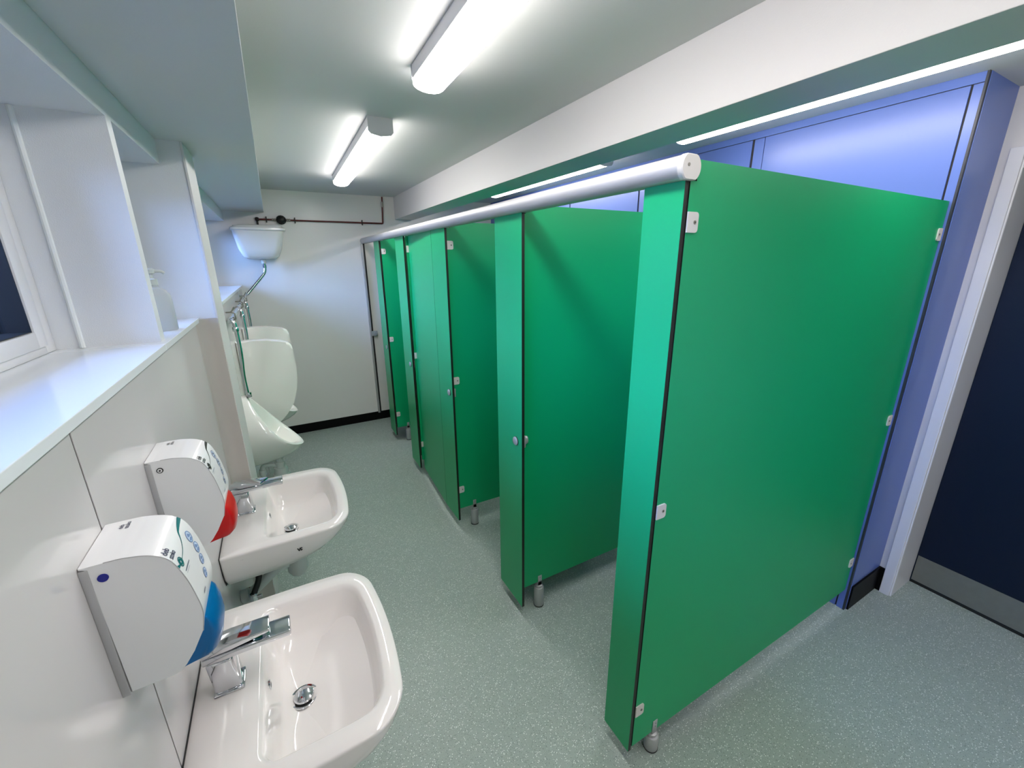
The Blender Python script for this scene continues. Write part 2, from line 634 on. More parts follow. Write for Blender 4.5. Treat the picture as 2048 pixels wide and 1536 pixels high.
def bracket(parent, x, y, z, sx, label=None):
    """small angle bracket on the camera side of a partition; sx is the direction it runs from the upright"""
    bm = bmesh.new()
    w, h, r = 0.036, 0.046, 0.008
    pts = [(0, 0), (w - r, 0)] + [(w - r + r * math.sin(a), r - r * math.cos(a)) for a in (PI / 6, PI / 3, PI / 2)]
    pts += [(w, h - r)] + [(w - r + r * math.cos(a), h - r + r * math.sin(a)) for a in (PI / 6, PI / 3, PI / 2)] + [(0, h)]
    A = [bm.verts.new((x + sx * px, y, z - h / 2 + pz)) for px, pz in pts]
    B = [bm.verts.new((x + sx * px, y - 0.004, z - h / 2 + pz)) for px, pz in pts]
    bm.faces.new(A)
    bm.faces.new(B)
    for k in range(len(A)):
        j = (k + 1) % len(A)
        bm.faces.new((A[k], A[j], B[j], B[k]))
    o = link('bracket', bm, 'cap', parent)
    bm = bmesh.new()
    lathe(bm, [(0.0045, -0.0052), (0.0045, -0.0038)], (x + sx * 0.024, y, z), 'Y', 12)
    link('screw', bm, 'steel', o)
    bm = bmesh.new()
    lathe(bm, [(0.0018, -0.0056), (0.0018, -0.0050)], (x + sx * 0.024, y, z), 'Y', 8)
    link('screw_socket', bm, 'black', o)


PART = [  # near face y, bottom z, label
    (0.7055, 0.105, 'nearest and largest green partition panel, its whole side facing the camera'),
    (1.484, 0.150, 'green cubicle partition second from the camera, seen through the first open cubicle'),
    (2.300, 0.150, 'green cubicle partition third from the camera, seen through the second open cubicle'),
    (3.120, 0.150, 'green cubicle partition hidden behind the closed cubicle door'),
    (3.925, 0.150, 'farthest green cubicle partition, a narrow strip seen near the white far wall'),
]
for i, (y, zb, lab) in enumerate(PART):
    x0 = FX + TH + 0.002
    x1 = BX - 0.004
    t = empty('partition_panel', ((x0 + x1) / 2, y + TH / 2, 0), lab, 'cubicle partition', 'green cubicle partitions')
    ox, oy = t.location.x, t.location.y
    if i == 0:
        t.rotation_euler = (0, 0, math.radians(-0.75))
    bm = bmesh.new()
    zt = 1.943
    out = [(x0 - ox, zb), (x1 - ox, zb), (x1 - ox, zt), (x0 - ox + 0.0205, zt), (x0 - ox + 0.0205, 1.9115), (x0 - ox, 1.9115)]
    A = [bm.verts.new((px, -TH / 2, pz)) for px, pz in out]
    B = [bm.verts.new((px, TH / 2, pz)) for px, pz in out]
    bm.faces.new(A)
    bm.faces.new(B)
    for k in range(6):
        bm.faces.new((A[k], A[(k + 1) % 6], B[(k + 1) % 6], B[k])).material_index = 1
    if i == 0:   # hung very slightly out of level
        for v in bm.verts:
            if v.co.x < 0:
                v.co.z += (0.014 if v.co.z > 1.92 else 0.0) if v.co.z > 1 else -0.018
            elif v.co.z < 1:
                v.co.z += 0.015
    link('panel', bm, ['green', 'edge'], t)
    for z in (1.822, 1.037, 0.252 if i == 0 else 0.29):
        bracket(t, x0 - ox, -TH / 2 if i != 1 else TH / 2 + 0.004, z, 1)
    if i == 0:
        for z in (1.822, 1.045, 0.29):
            bracket(t, x1 - ox, -TH / 2, z, -1)
    # pedestal foot
    fx = 0.975 - ox
    hz = zb - 0.040 if i == 0 else 0.114
    bm = bmesh.new()
    lathe(bm, [(0.024, 0.004), (0.0255, 0.006), (0.0255, hz - 0.004), (0.0235, hz), (0.017, hz + 0.0005), (0.017, hz + 0.012), (0.012, hz + 0.014)], (fx, 0, 0), n=28)
    box(bm, (fx - 0.011, -0.0095, hz + 0.008), (fx + 0.011, -0.0068, zb + 0.036), 0.0006)
    box(bm, (fx - 0.011, 0.0068, hz + 0.008), (fx + 0.011, 0.0095, zb + 0.036), 0.0006)
    box(bm, (fx - 0.011, -0.0095, hz + 0.008), (fx + 0.011, 0.0095, zb - 0.0005))
    f = link('pedestal_foot', bm, 'alu', t, smooth=True)
    bm = bmesh.new()
    lathe(bm, [(0.0245, 0.0), (0.0265, 0.001), (0.0265, 0.005), (0.0240, 0.006)], (fx, 0, 0), n=28)
    link('foot_pad', bm, 'black', f)
    bm = bmesh.new()
    for zz in (zb + 0.010, zb + 0.026):
        lathe(bm, [(0.0035, -0.0120), (0.0035, -0.0095)], (fx, 0, zz), 'Y', 10)
    link('foot_screw', bm, 'chrome', f)

PIL = [  # near y, far y, label
    (0.717, 0.840, 'nearest green pilaster, plain without a disc, under the end of the silver rail'),
    (1.455, 1.682, 'wide green pilaster with a silver disc, second from the camera'),
    (2.290, 2.520, 'green pilaster with a silver disc beside the closed door, on its near side'),
    (3.140, 3.372, 'green pilaster with a silver disc on the far side of the closed door'),
    (3.935, 4.150, 'farthest green pilaster with a silver disc, close to the white far wall'),
]
for i, (a, b, lab) in enumerate(PIL):
    t = empty('pilaster', (FX + TH / 2, (a + b) / 2, 0), lab, 'cubicle upright', 'green cubicle pilasters')
    oy = (a + b) / 2
    bm = bmesh.new()
    panel_x(bm, (-TH / 2, a - oy, 0.068), (TH / 2, b - oy, 1.918))
    link('panel', bm, ['green', 'edge'], t)
    if i > 0:
        yk = a - oy + 0.052
        bm = bmesh.new()
        lathe(bm, [(0.021, -TH / 2), (0.021, -TH / 2 - 0.0025)], (0, yk, 0.957), 'X', 28)
        bs = link('disc_gasket', bm, 'black', t)
        bm = bmesh.new()
        lathe(bm, [(0.0195, -TH / 2 - 0.0025), (0.0195, -TH / 2 - 0.006), (0.017, -TH / 2 - 0.0085), (0.008, -TH / 2 - 0.0095)], (0, yk, 0.957), 'X', 28)
        link('lock_disc', bm, 'lock', t, smooth=True)
        bm = bmesh.new()
        box(bm, (TH / 2, a - oy + 0.006, 0.935), (TH / 2 + 0.012, a - oy + 0.066, 0.990), 0.004)
        lathe(bm, [(0.016, TH / 2 + 0.010), (0.017, TH / 2 + 0.018), (0.014, TH / 2 + 0.030), (0.008, TH / 2 + 0.032)], (0, a - oy + 0.030, 0.962), 'X', 20, sy=1.3)
        link('lock_keep', bm, 'lock', t, smooth=True)


def door(hinge_y, width, ang, lab):
    t = empty('cubicle_door', (FX + TH / 2 if abs(ang) < 0.2 else FX + TH + 0.012, hinge_y, 0), lab, 'cubicle door', 'green cubicle doors')
    bm = bmesh.new()
    panel_x(bm, (-TH / 2, 0.003, 0.068), (TH / 2, width - 0.004, 1.9115))
    link('door_panel', bm, ['green', 'edge'], t)
    bm = bmesh.new()
    for z in (0.30, 1.65):
        tube(bm, [(TH / 2 + 0.006, 0.008, z), (TH / 2 + 0.006, 0.008, z + 0.07)], 0.005, 10)
        box(bm, (TH / 2, 0.004, z), (TH / 2 + 0.004, 0.04, z + 0.07))
    link('hinge', bm, 'lock', t)
    t.rotation_euler = (0, 0, ang)
    return t


door(2.520, 0.618, math.radians(-3.0), 'closed green cubicle door in the middle of the row')
for (hy, w, lab) in ((0.842, 0.60, 'green door standing open inside the nearest cubicle'),
                     (1.684, 0.60, 'green door standing open inside the second cubicle'),
                     (3.374, 0.55, 'green door standing open inside the fourth cubicle'),
                     (4.152, 0.48, 'green door standing open inside the farthest cubicle')):
    door(hy, w, math.radians(-86), lab)

# narrow post against the far wall
t = empty('wall_post', (0.850, YE - 0.01, 0), 'thin grey and black closing post fixed to the far wall, full cubicle height', 'cubicle post')
boxes('post_channel', [((-0.022, -0.014, 0.085), (-0.004, 0.010, 1.915))], 'alu', t, bevel=0.001)
boxes('post_gasket', [((-0.004, -0.022, 0.085), (0.010, 0.010, 1.915))], 'black', t)
bm = bmesh.new()
box(bm, (-0.014, -0.030, 0.965), (0.052, -0.0225, 1.020), 0.003)
lathe(bm, [(0.016, -0.045), (0.018, -0.030)], (0.032, 0, 0.992), 'Y', 16)
link('lock_keep', bm, 'lock', t)

# headrail
t = empty('headrail', (0.857, 2.68, 1.9375), 'long satin silver headrail running over the cubicle fronts to the far wall', 'rail')
n = 40
rr = 0.031


def rail_ring(y, r=rr, flat=0.0262):
    out = []
    for k in range(n):
        a = 2 * PI * k / n
        out.append((r * math.cos(a), y, max(-flat, min(flat, r * math.sin(a)))))
    return out


bm = bmesh.new()
loft(bm, [rail_ring(-1.961), rail_ring(YE - 2.68)])
link('rail_tube', bm, 'alu', t, smooth=True)
bm = bmesh.new()
loft(bm, [rail_ring(-1.960, 0.0322, 0.0270), rail_ring(-1.971, 0.0322, 0.0270), rail_ring(-1.974, 0.030, 0.0252)])
c = link('end_cap', bm, 'cap', t, smooth=True, angle=30)
bm = bmesh.new()
lathe(bm, [(0.0035, -1.9755), (0.0035, -1.9735)], (-0.011, 0, 0.004), 'Y', 12)
link('screw', bm, 'steel', c)

# ------------------------------------------------------------------ washbasins


def ring_rect(x0, x1, hy, rb, rf, bulge, zf, ns=10, nc=7):
    """perimeter of a basin outline: back corners radius rb, front corners rf, bowed front; zf(x, y) gives the height"""
    pts = []

    def seg(p, q, k):
        for i in range(k):
            t = i / k
            pts.append((p[0] + (q[0] - p[0]) * t, p[1] + (q[1] - p[1]) * t))

    def corner(cx, cy_, r, a0, a1):
        for i in range(nc):
            a = a0 + (a1 - a0) * i / nc
            pts.append((cx + r * math.cos(a), cy_ + r * math.sin(a)))
    seg((x0, hy - rb), (x0, -hy + rb), ns)
    corner(x0 + rb, -hy + rb, rb, PI, 1.5 * PI)
    seg((x0 + rb, -hy), (x1 - rf, -hy), ns)
    corner(x1 - rf, -hy + rf, rf, 1.5 * PI, 2 * PI)
    seg((x1, -hy + rf), (x1, hy - rf), ns)
    corner(x1 - rf, hy - rf, rf, 0, 0.5 * PI)
    seg((x1 - rf, hy), (x0 + rb, hy), ns)
    corner(x0 + rb, hy - rb, rb, 0.5 * PI, PI)
    out = []
    xm = (x0 + x1) / 2
    for x, y in pts:
        w = max(0, (x - xm) / (x1 - xm))
        # bow the front outwards and pull the corners back
        xx = x - bulge * w * w * (y / hy) ** 2
        yy = y * (1 - 0.05 * w * w)
        out.append((xx, yy, zf(xx, yy)))
    return out


def circle_ring(cx, cy_, r, z, ref):
    out = []
    for p in ref:
        a = math.atan2(p[1] - cy_, p[0] - cx)
        out.append((cx + r * math.cos(a), cy_ + r * math.sin(a), z))
    return out


def washbasin(yc, label):
    t = empty('washbasin', (-0.298, yc, 0), label, 'washbasin', 'wall-hung washbasins')
    zr = 0.783
    F = lambda z: (lambda x, y: z)
    under = lambda base, lift: (lambda x, y: base + lift * max(0.0, (x - 0.10) / 0.33) ** 2.0)
    X1 = 0.440
    outer = [
        ring_rect(0.03, 0.20, 0.12, 0.01, 0.05, 0.0, under(0.652, 0.03)),
        ring_rect(0.012, 0.30, 0.215, 0.01, 0.07, 0.01, under(0.648, 0.07)),
        ring_rect(0.003, 0.375, 0.252, 0.008, 0.08, 0.015, under(0.660, 0.075)),
        ring_rect(0.0, 0.415, 0.266, 0.006, 0.085, 0.02, under(0.690, 0.055)),
        ring_rect(0.0, 0.434, 0.273, 0.005, 0.085, 0.024, under(0.735, 0.022)),
        ring_rect(0.0, 0.4395, 0.2745, 0.004, 0.084, 0.025, F(0.772)),
        ring_rect(0.0, X1, 0.275, 0.004, 0.083, 0.025, F(0.778)),
        ring_rect(0.003, X1 - 0.003, 0.272, 0.004, 0.081, 0.025, F(zr)),
    ]
    ix0, ix1, ihy = 0.135, 0.398, 0.222
    inner = [
        ring_rect(ix0 - 0.006, ix1 + 0.006, ihy + 0.006, 0.035, 0.052, 0.020, F(zr - 0.0002)),
        ring_rect(ix0, ix1, ihy, 0.035, 0.05, 0.02, F(zr - 0.003)),
        ring_rect(ix0 + 0.005, ix1 - 0.006, ihy - 0.006, 0.035, 0.05, 0.02, F(zr - 0.016)),
        ring_rect(ix0 + 0.014, ix1 - 0.018, ihy - 0.014, 0.035, 0.055, 0.018, F(0.728)),
        ring_rect(ix0 + 0.024, ix1 - 0.034, ihy - 0.028, 0.04, 0.055, 0.012, F(0.686)),
        ring_rect(ix0 + 0.036, ix1 - 0.062, ihy - 0.055, 0.04, 0.05, 0.006, F(0.667)),
    ]
    dx = 0.211
    last = inner[-1]
    mid = [(dx + (p[0] - dx) * 0.55, p[1] * 0.5, 0.661) for p in last]
    inner.append(mid)
    inner.append(circle_ring(dx, 0, 0.034, 0.6565, last))
    bm = bmesh.new()
    loft(bm, outer + inner, True, True)
    link('basin_bowl', bm, 'porcelain', t, smooth=True, angle=60)
    bm = bmesh.new()
    sl = [(-0.2768, 0.7850), (-0.2768, 0.720), (-0.270, 0.690), (-0.256, 0.662), (-0.22, 0.6475), (0.22, 0.6475), (0.256, 0.662), (0.270, 0.690), (0.2768, 0.720), (0.2768, 0.7850)]
    A = [bm.verts.new((-0.0002, py, pz)) for py, pz in sl]
    B = [bm.verts.new((0.0022, py, pz)) for py, pz in sl]
    bm.faces.new(A)
    bm.faces.new(B)
    for k in range(len(sl)):
        j = (k + 1) % len(sl)
        bm.faces.new((A[k], A[j], B[j], B[k]))
    link('sealant_line', bm, 'seam', t)
    # waste
    bm = bmesh.new()
    lathe(bm, [(0.033, 0.6562), (0.034, 0.6600), (0.032, 0.6625), (0.029, 0.6618), (0.028, 0.6590)], (dx, 0, 0), n=36)
    w = link('waste_ring', bm, 'chrome', t, smooth=True)
    bm = bmesh.new()
    lathe(bm, [(0.0285, 0.6592), (0.0280, 0.6600)], (dx, 0, 0), n=32)
    link('waste_gap', bm, 'black', w)
    bm = bmesh.new()
    lathe(bm, [(0.0225, 0.6600), (0.0245, 0.6655), (0.0225, 0.6690), (0.013, 0.6725), (0.003, 0.6735)], (dx, 0, 0), n=32)
    link('waste_plug', bm, 'chrome', w, smooth=True)
    # overflow
    bm = bmesh.new()
    lathe(bm, [(0.0115, 0.1445), (0.0115, 0.1475), (0.0085, 0.1485), (0.0065, 0.1475)], (0, 0.0, 0.742), 'X', 24)
    ov = link('overflow_ring', bm, 'chrome', t, smooth=True)
    bm = bmesh.new()
    lathe(bm, [(0.0062, 0.1470), (0.0062, 0.1482)], (0, 0.0, 0.742), 'X', 20)
    link('overflow_hole', bm, 'black', ov)
    # tap
    ty = 0.012
    bm = bmesh.new()
    box(bm, (0.040, ty - 0.030, zr - 0.001), (0.101, ty + 0.030, zr + 0.005), 0.003)
    base = [(0.044, -0.026), (0.097, -0.026), (0.097, 0.026), (0.044, 0.026)]
    top = [(0.038, -0.025), (0.090, -0.025), (0.090, 0.025), (0.038, 0.025)]
    v0 = [bm.verts.new((x, ty + y, zr + 0.004)) for x, y in base]
    v1 = [bm.verts.new((x, ty + y, zr + 0.092)) for x, y in top]
    fs = [bm.faces.new(v0), bm.faces.new(v1)] + [bm.faces.new((v0[k], v0[(k + 1) % 4], v1[(k + 1) % 4], v1[k])) for k in range(4)]
    bmesh.ops.bevel(bm, geom=list(set(e for f in fs for e in f.edges)), offset=0.006, segments=3, affect='EDGES', profile=0.5)
    tap = link('tap', bm, 'chrome', t, smooth=True)
    bm = bmesh.new()
    box(bm, (0.034, ty - 0.027, zr + 0.094), (0.212, ty + 0.026, zr + 0.111), 0.004)
    link('spout', bm, 'chrome', tap, smooth=True)
    bm = bmesh.new()
    v = []
    for (x, z0, z1, hw) in ((-0.036, 0.0, 0.014, 0.026), (0.020, 0.002, 0.020, 0.026), (0.100, 0.012, 0.021, 0.024)):
        v.append([(x, -hw, z0), (x, hw, z0), (x, hw, z1), (x, -hw, z1)])
    loft(bm, v)
    bmesh.ops.bevel(bm, geom=list(bm.edges), offset=0.003, segments=2, affect='EDGES', profile=0.5)
    lv = link('tap_lever', bm, 'chrome', tap, smooth=True)
    lv.location = (0.070, ty, zr + 0.1115)
    # fixings and waste under the bowl
    bm = bmesh.new()
    lathe(bm, [(0.024, 0.652), (0.024, 0.600), (0.018, 0.600), (0.018, 0.550), (0.034, 0.546), (0.040, 0.536), (0.040, 0.460), (0.030, 0.440)], (dx, 0, 0), n=24)
    tube(bm, arc_path([(dx - 0.01, 0.0, 0.515), (dx - 0.06, -0.01, 0.512), (0.03, -0.06, 0.450), (0.0, -0.06, 0.448)], 0.02), 0.020, 16)
    tube(bm, [(dx - 0.075, -0.014, 0.505), (dx - 0.038, -0.004, 0.514)], 0.027, 16)
    tube(bm, [(0.004, -0.06, 0.448), (0.030, -0.06, 0.452)], 0.027, 16)
    link('waste_trap', bm, 'pp', t, smooth=True)
    for s in (-1, 1):
        bm = bmesh.new()
        tube(bm, arc_path([(0.07, s * 0.02, 0.655), (0.08, s * 0.035, 0.60), (0.075, s * 0.075, 0.52), (0.045, s * 0.10, 0.47), (0.045, s * 0.10, 0.42)], 0.05), 0.011, 10)
        hose = link('tap_hose', bm, 'black', t, smooth=True)
        bm = bmesh.new()
        lathe(bm, [(0.012, 0.445), (0.015, 0.45), (0.015, 0.475), (0.010, 0.48)], (0.045, s * 0.10, 0), n=12)
        tube(bm, [(0.045, s * 0.10, 0.46), (0.075, s * 0.10, 0.46)], 0.007, 10)
        link('isolating_valve', bm, 'chrome', hose, smooth=True)
        bm = bmesh.new()
        tube(bm, arc_path([(0.045, s * 0.10, 0.43), (0.045, s * 0.10, 0.36), (0.0, s * 0.10, 0.36)], 0.03), 0.0075, 10)
        link('supply_pipe', bm, 'copper', t, smooth=True)
    return t


b1 = washbasin(0.968, 'nearest white washbasin with a square chrome mixer tap, in front of the blue-levered dispenser')
b2 = copy_tree(b1)
b2.location.y = 1.781
b2['label'] = 'second white washbasin, farther from the camera, in front of the urinals'
for ch in b2.children:
    if ch.name.startswith('tap') and not ch.name.startswith('tap_'):
        for g in ch.children:
            if g.name.startswith('tap_lever'):
                g.rotation_euler = (0, math.radians(-6), math.radians(-32))
# little printed marks on the side of the second basin
for (x, z, s, m) in ((0.240, 0.731, 1.0, 'black'), (0.062, 0.760, 0.7, 'dispback')):
    bm = bmesh.new()
    for (a, b) in (((-0.008, 0.006), (-0.003, -0.006)), ((-0.003, -0.006), (0.001, 0.006)), ((0.003, 0.006), (0.003, -0.006)), ((0.003, 0.006), (0.008, 0.003)), ((0.008, -0.003), (0.003, -0.006))):
        pa = Vector((x + a[0] * s, 0, z + a[1] * s))
        pb = Vector((x + b[0] * s, 0, z + b[1] * s))
        tube(bm, [pa, pb], 0.0016, 6)
    o = link('maker_mark', bm, m, b2)
    o.location = (0, -0.2725, 0)

# ------------------------------------------------------------------ soap dispensers
PROF = [(-0.284, 1.332), (-0.265, 1.332), (-0.246, 1.331), (-0.219, 1.324), (-0.199, 1.307), (-0.187, 1.273), (-0.180, 1.235), (-0.177, 1.200), (-0.183, 1.165)]
DP = catmull([Vector((a, b)) for a, b in PROF], 8)
DL = [0.0]
for a, b in zip(DP, DP[1:]):
    DL.append(DL[-1] + (b - a).length)
DO = (-0.298, 0.775, 1.098)


def surf(u, s, off=0.0006):
    """point of the dispenser cover: u metres from its near side, s metres down the front from the wall"""
    s = max(0.0, min(DL[-1] - 1e-5, s))
    for i in range(len(DP) - 1):
        if DL[i] <= s <= DL[i + 1] + 1e-9:
            k = (s - DL[i]) / max(1e-9, DL[i + 1] - DL[i])
            p = DP[i].lerp(DP[i + 1], k)
            d = (DP[i + 1] - DP[i]).normalized()
            nrm = Vector((-d.y, d.x))
            if nrm.x < -0.01 or (abs(nrm.x) <= 0.01 and nrm.y < 0):
                nrm = -nrm
            return Vector((p.x + nrm.x * off - DO[0], u - 0.060, p.y + nrm.y * off - DO[2]))
    return Vector((0, 0, 0))


def decal_poly(bm, pts, off=0.0006):
    bm.faces.new([bm.verts.new(surf(u, s, off)) for u, s in pts])


def decal_strip(bm, line, off=0.0006):
    """line: (u, s, half width)"""
    P = []
    for i, (u, s, w) in enumerate(line):
        a = line[max(0, i - 1)]
        b = line[min(len(line) - 1, i + 1)]
        d = Vector((b[0] - a[0], b[1] - a[1])).normalized()
        P.append(((u - d.y * w, s + d.x * w), (u + d.y * w, s - d.x * w)))
    V = [(bm.verts.new(surf(*p, off)), bm.verts.new(surf(*q, off))) for p, q in P]
    for A, B in zip(V, V[1:]):
        bm.faces.new((A[0], A[1], B[1], B[0]))


def decal_disc(bm, u, s, ru, rs, off=0.0006, r_in=0.0, n=28):
    if r_in:
        ring = [(bm.verts.new(surf(u + ru * math.cos(a), s + rs * math.sin(a), off)),
                 bm.verts.new(surf(u + ru * r_in * math.cos(a), s + rs * r_in * math.sin(a), off))) for a in (2 * PI * k / n for k in range(n))]
        for k in range(n):
            A, B = ring[k], ring[(k + 1) % n]
            bm.faces.new((A[0], B[0], B[1], A[1]))
    else:
        c = bm.verts.new(surf(u, s, off))
        ring = [bm.verts.new(surf(u + ru * math.cos(a), s + rs * math.sin(a), off)) for a in (2 * PI * k / n for k in range(n))]
        for k in range(n):
            bm.faces.new((c, ring[k], ring[(k + 1) % n]))


def decal_text(bm, body, u, s, size, off=0.0007, width=None):
    cu = bpy.data.curves.new('lettering', 'FONT')
    cu.body = body
    cu.size = size
    cu.resolution_u = 3
    cu.offset = size * 0.012
    cu.align_x = 'CENTER'
    cu.align_y = 'CENTER'
    to = bpy.data.objects.new('lettering', cu)
    COL.objects.link(to)
    dg = bpy.context.evaluated_depsgraph_get()
    me = bpy.data.meshes.new_from_object(to.evaluated_get(dg))
    xs = [v.co.x for v in me.vertices]
    k = 1.0 if not width else width / (max(xs) - min(xs))
    vs = [bm.verts.new(surf(u + v.co.x * k, s - v.co.y, off)) for v in me.vertices]
    for p in me.polygons:
        try:
            bm.faces.new([vs[i] for i in p.vertices])
        except ValueError:
            pass
    bpy.data.objects.remove(to)
    bpy.data.curves.remove(cu)
    bpy.data.meshes.remove(me)


def dispenser(yn, lever, ink, swoosh, icon, badge, label):
    t = empty('soap_dispenser', (DO[0], yn + 0.060, DO[2]), label, 'soap dispenser', 'wall soap dispensers')
    X = lambda x: x - DO[0]
    Z = lambda z: z - DO[2]
    bm = bmesh.new()
    box(bm, (0.0, -0.0605, Z(1.094)), (X(-0.2875), 0.0605, Z(1.3275)), 0.001)
    link('back_plate', bm, 'dispback', t, smooth=True)
    prof = [(X(p.x), Z(p.y)) for p in DP] + [(X(-0.200), Z(1.133)), (X(-0.214), Z(1.112)), (X(-0.223), Z(1.103)), (X(-0.236), Z(1.099)), (X(-0.287), Z(1.098)), (X(-0.287), Z(1.3285)), (X(-0.297), Z(1.3285)), (X(-0.297), Z(1.3322))]
    bm = bmesh.new()
    prism_y(bm, prof, -0.0595, 0.0595, bevel=0.0016, seg=3)
    link('dispenser_cover', bm, 'disp', t, smooth=True, angle=45)
    # thin seam round the cover sides
    bm = bmesh.new()
    for sgn in (-1,):
        pts = [(X(p.x) - 0.0, sgn * 0.0592, Z(p.y)) for p in DP[6:]]
        tube(bm, [Vector(q) + Vector((0.0002, 0, 0.0002)) for q in pts], 0.0007, 5)
    link('cover_seam', bm, 'dispback', t)
    # push bar
    pr = [(-0.182, 1.184), (-0.172, 1.174), (-0.166, 1.154), (-0.1645, 1.132), (-0.169, 1.110), (-0.176, 1.1035), (-0.200, 1.101), (-0.221, 1.098), (-0.214, 1.116), (-0.200, 1.138), (-0.188, 1.165)]
    bm = bmesh.new()
    secs = []
    for yy, k in ((-0.0475, 0.62), (-0.0465, 0.74), (-0.042, 0.86), (-0.030, 0.95), (-0.015, 0.99), (0.0, 1.0), (0.015, 0.99), (0.030, 0.95), (0.042, 0.86), (0.0465, 0.74), (0.0475, 0.62)):
        sec = []
        for a, b in pr:
            # how far this point stands out from the line of the cover
            base = -0.183 - max(0.0, 1.165 - b) * 0.60 - 0.004
            sec.append((X(base + (a - base) * k if a > base else a), yy, Z(b)))
        secs.append(sec)
    loft(bm, secs)
    o = link('push_bar', bm, lever, t, smooth=True, angle=50)
    o['label'] = ('blue' if lever == 'bluelever' else 'red') + ' push bar under the cover'
    # stripe across the cover
    bm = bmesh.new()
    decal_strip(bm, [(0.001, 0.0710, 0.0016), (0.030, 0.0714, 0.0016), (0.060, 0.0722, 0.0016), (0.090, 0.0733, 0.0016), (0.119, 0.0740, 0.0016)], 0.0005)
    link('cover_stripe', bm, 'bead', t)
    # printed wording and signs
    bm = bmesh.new()
    decal_text(bm, 'deb', 0.0155, 0.0822, 0.0128)
    decal_text(bm, 'stoko', 0.0170, 0.0925, 0.0128, width=0.021)
    link('front_lettering', bm, ink, t)
    bm = bmesh.new()
    decal_text(bm, 'deb', 0.098, 0.0120, 0.009)
    decal_text(bm, 'stoko', 0.100, 0.0195, 0.009)
    link('top_lettering', bm, ink, t)
    bm = bmesh.new()
    c = [Vector(p) for p in ((0.119, 0.0835, 0.0034), (0.106, 0.0850, 0.0030), (0.0970, 0.0862, 0.0026), (0.0870, 0.0880, 0.0020), (0.0768, 0.0906, 0.0014), (0.0630, 0.0995, 0.0008), (0.0490, 0.1067, 0.0006), (0.0370, 0.1100, 0.0006), (0.0260, 0.1118, 0.0006))]
    decal_strip(bm, [tuple(p) for p in catmull(c, 4)])
    decal_strip(bm, [(0.0125, 0.1118, 0.0005), (0.0086, 0.1118, 0.0014), (0.0045, 0.1108, 0.0026), (0.0010, 0.1100, 0.0036)])
    decal_disc(bm, 0.0185, 0.1114, 0.0078, 0.0086, 0.0006, 0.78)
    decal_disc(bm, 0.0185, 0.1114, 0.0052, 0.0058, 0.0006, 0.35)
    link('printed_swoosh', bm, swoosh, t)
    for (u, s, k) in ((0.0912, 0.1125, 1.14), (0.0918, 0.1369, 1.08), (0.0861, 0.1590, 1.0), (0.0735, 0.1795, 0.96)):
        bm = bmesh.new()
        decal_disc(bm, u, s, 0.0088 * k, 0.0098 * k, 0.0005)
        o = link('instruction_sign', bm, 'iconpale', t)
        bm = bmesh.new()
        decal_disc(bm, u, s, 0.0088 * k, 0.0098 * k, 0.0008, 0.86)
        decal_poly(bm, [(u - 0.005 * k, s - 0.002 * k), (u - 0.001 * k, s - 0.006 * k), (u + 0.003 * k, s - 0.003 * k), (u + 0.001 * k, s + 0.001 * k)], 0.0008)
        decal_poly(bm, [(u - 0.006 * k, s + 0.004 * k), (u + 0.001 * k, s + 0.002 * k), (u + 0.006 * k, s + 0.005 * k), (u - 0.001 * k, s + 0.007 * k)], 0.0008)
        decal_disc(bm, u + 0.004 * k, s - 0.0005 * k, 0.0016 * k, 0.0016 * k, 0.0008)
        link('sign_drawing', bm, icon, o)
    bm = bmesh.new()
    for q in range(11):
        u0 = 0.0135 + q * 0.0026
        decal_poly(bm, [(u0, 0.1262), (u0 + 0.0019, 0.1262), (u0 + 0.0019, 0.1284), (u0, 0.1284)])
    for q in range(9):
        u0 = 0.0135 + q * 0.0022
        decal_poly(bm, [(u0, 0.1312), (u0 + 0.0016, 0.1312), (u0 + 0.0016, 0.1322), (u0, 0.1322)])
    link('small_print', bm, 'greyprint', t)
    bm = bmesh.new()
    for q in range(6):
        u0 = 0.034 + q * 0.0024
        decal_poly(bm, [(u0, 0.189), (u0 + 0.0018, 0.189), (u0 + 0.0018, 0.1935), (u0, 0.1935)])
    link('small_print', bm, 'greyprint', t)
    # disc on the near side
    bm = bmesh.new()
    cx, cz = X(-0.2745), Z(1.3095)
    if badge == 'badge':
        lathe(bm, [(0.0062, -0.0612), (0.0062, -0.0594)], (cx, 0, cz), 'Y', 28)
        o = link('side_badge', bm, 'badge', t)
        o['label'] = 'round navy blue badge'
    else:
        lathe(bm, [(0.0060, -0.0610), (0.0060, -0.0594)], (cx, 0, cz), 'Y', 28)
        o = link('side_lock', bm, 'black', t)
        bm = bmesh.new()
        lathe(bm, [(0.0042, -0.0616), (0.0042, -0.0608)], (cx, 0, cz), 'Y', 24)
        link('lock_ring', bm, 'disp', o)
        bm = bmesh.new()
        lathe(bm, [(0.0020, -0.0620), (0.0020, -0.0614)], (cx, 0, cz), 'Y', 16)
        link('lock_core', bm, 'black', o)
    return t


dispenser(0.715, 'bluelever', 'ink', 'teal', 'iconblue', 'badge', 'nearest white soap dispenser with a blue push bar and navy side badge')
dispenser(1.080, 'redlever', 'black', 'black', 'greyprint', 'lock', 'white soap dispenser with a red push bar, behind the blue-barred one')

# ------------------------------------------------------------------ bottle on the sill
t = empty('soap_bottle', (-0.345, 1.775, 1.524), 'milky clear pump bottle standing on the sill of the second window', 'bottle')
t.rotation_euler = (0, 0, math.radians(25))
bm = bmesh.new()


def sq(h, rx, ry, z):
    out = []
    for k in range(32):
        a = 2 * PI * k / 32
        c_, s_ = math.cos(a), math.sin(a)
        out.append((rx * math.copysign(abs(c_) ** 0.6, c_), ry * math.copysign(abs(s_) ** 0.6, s_), z))
    return out


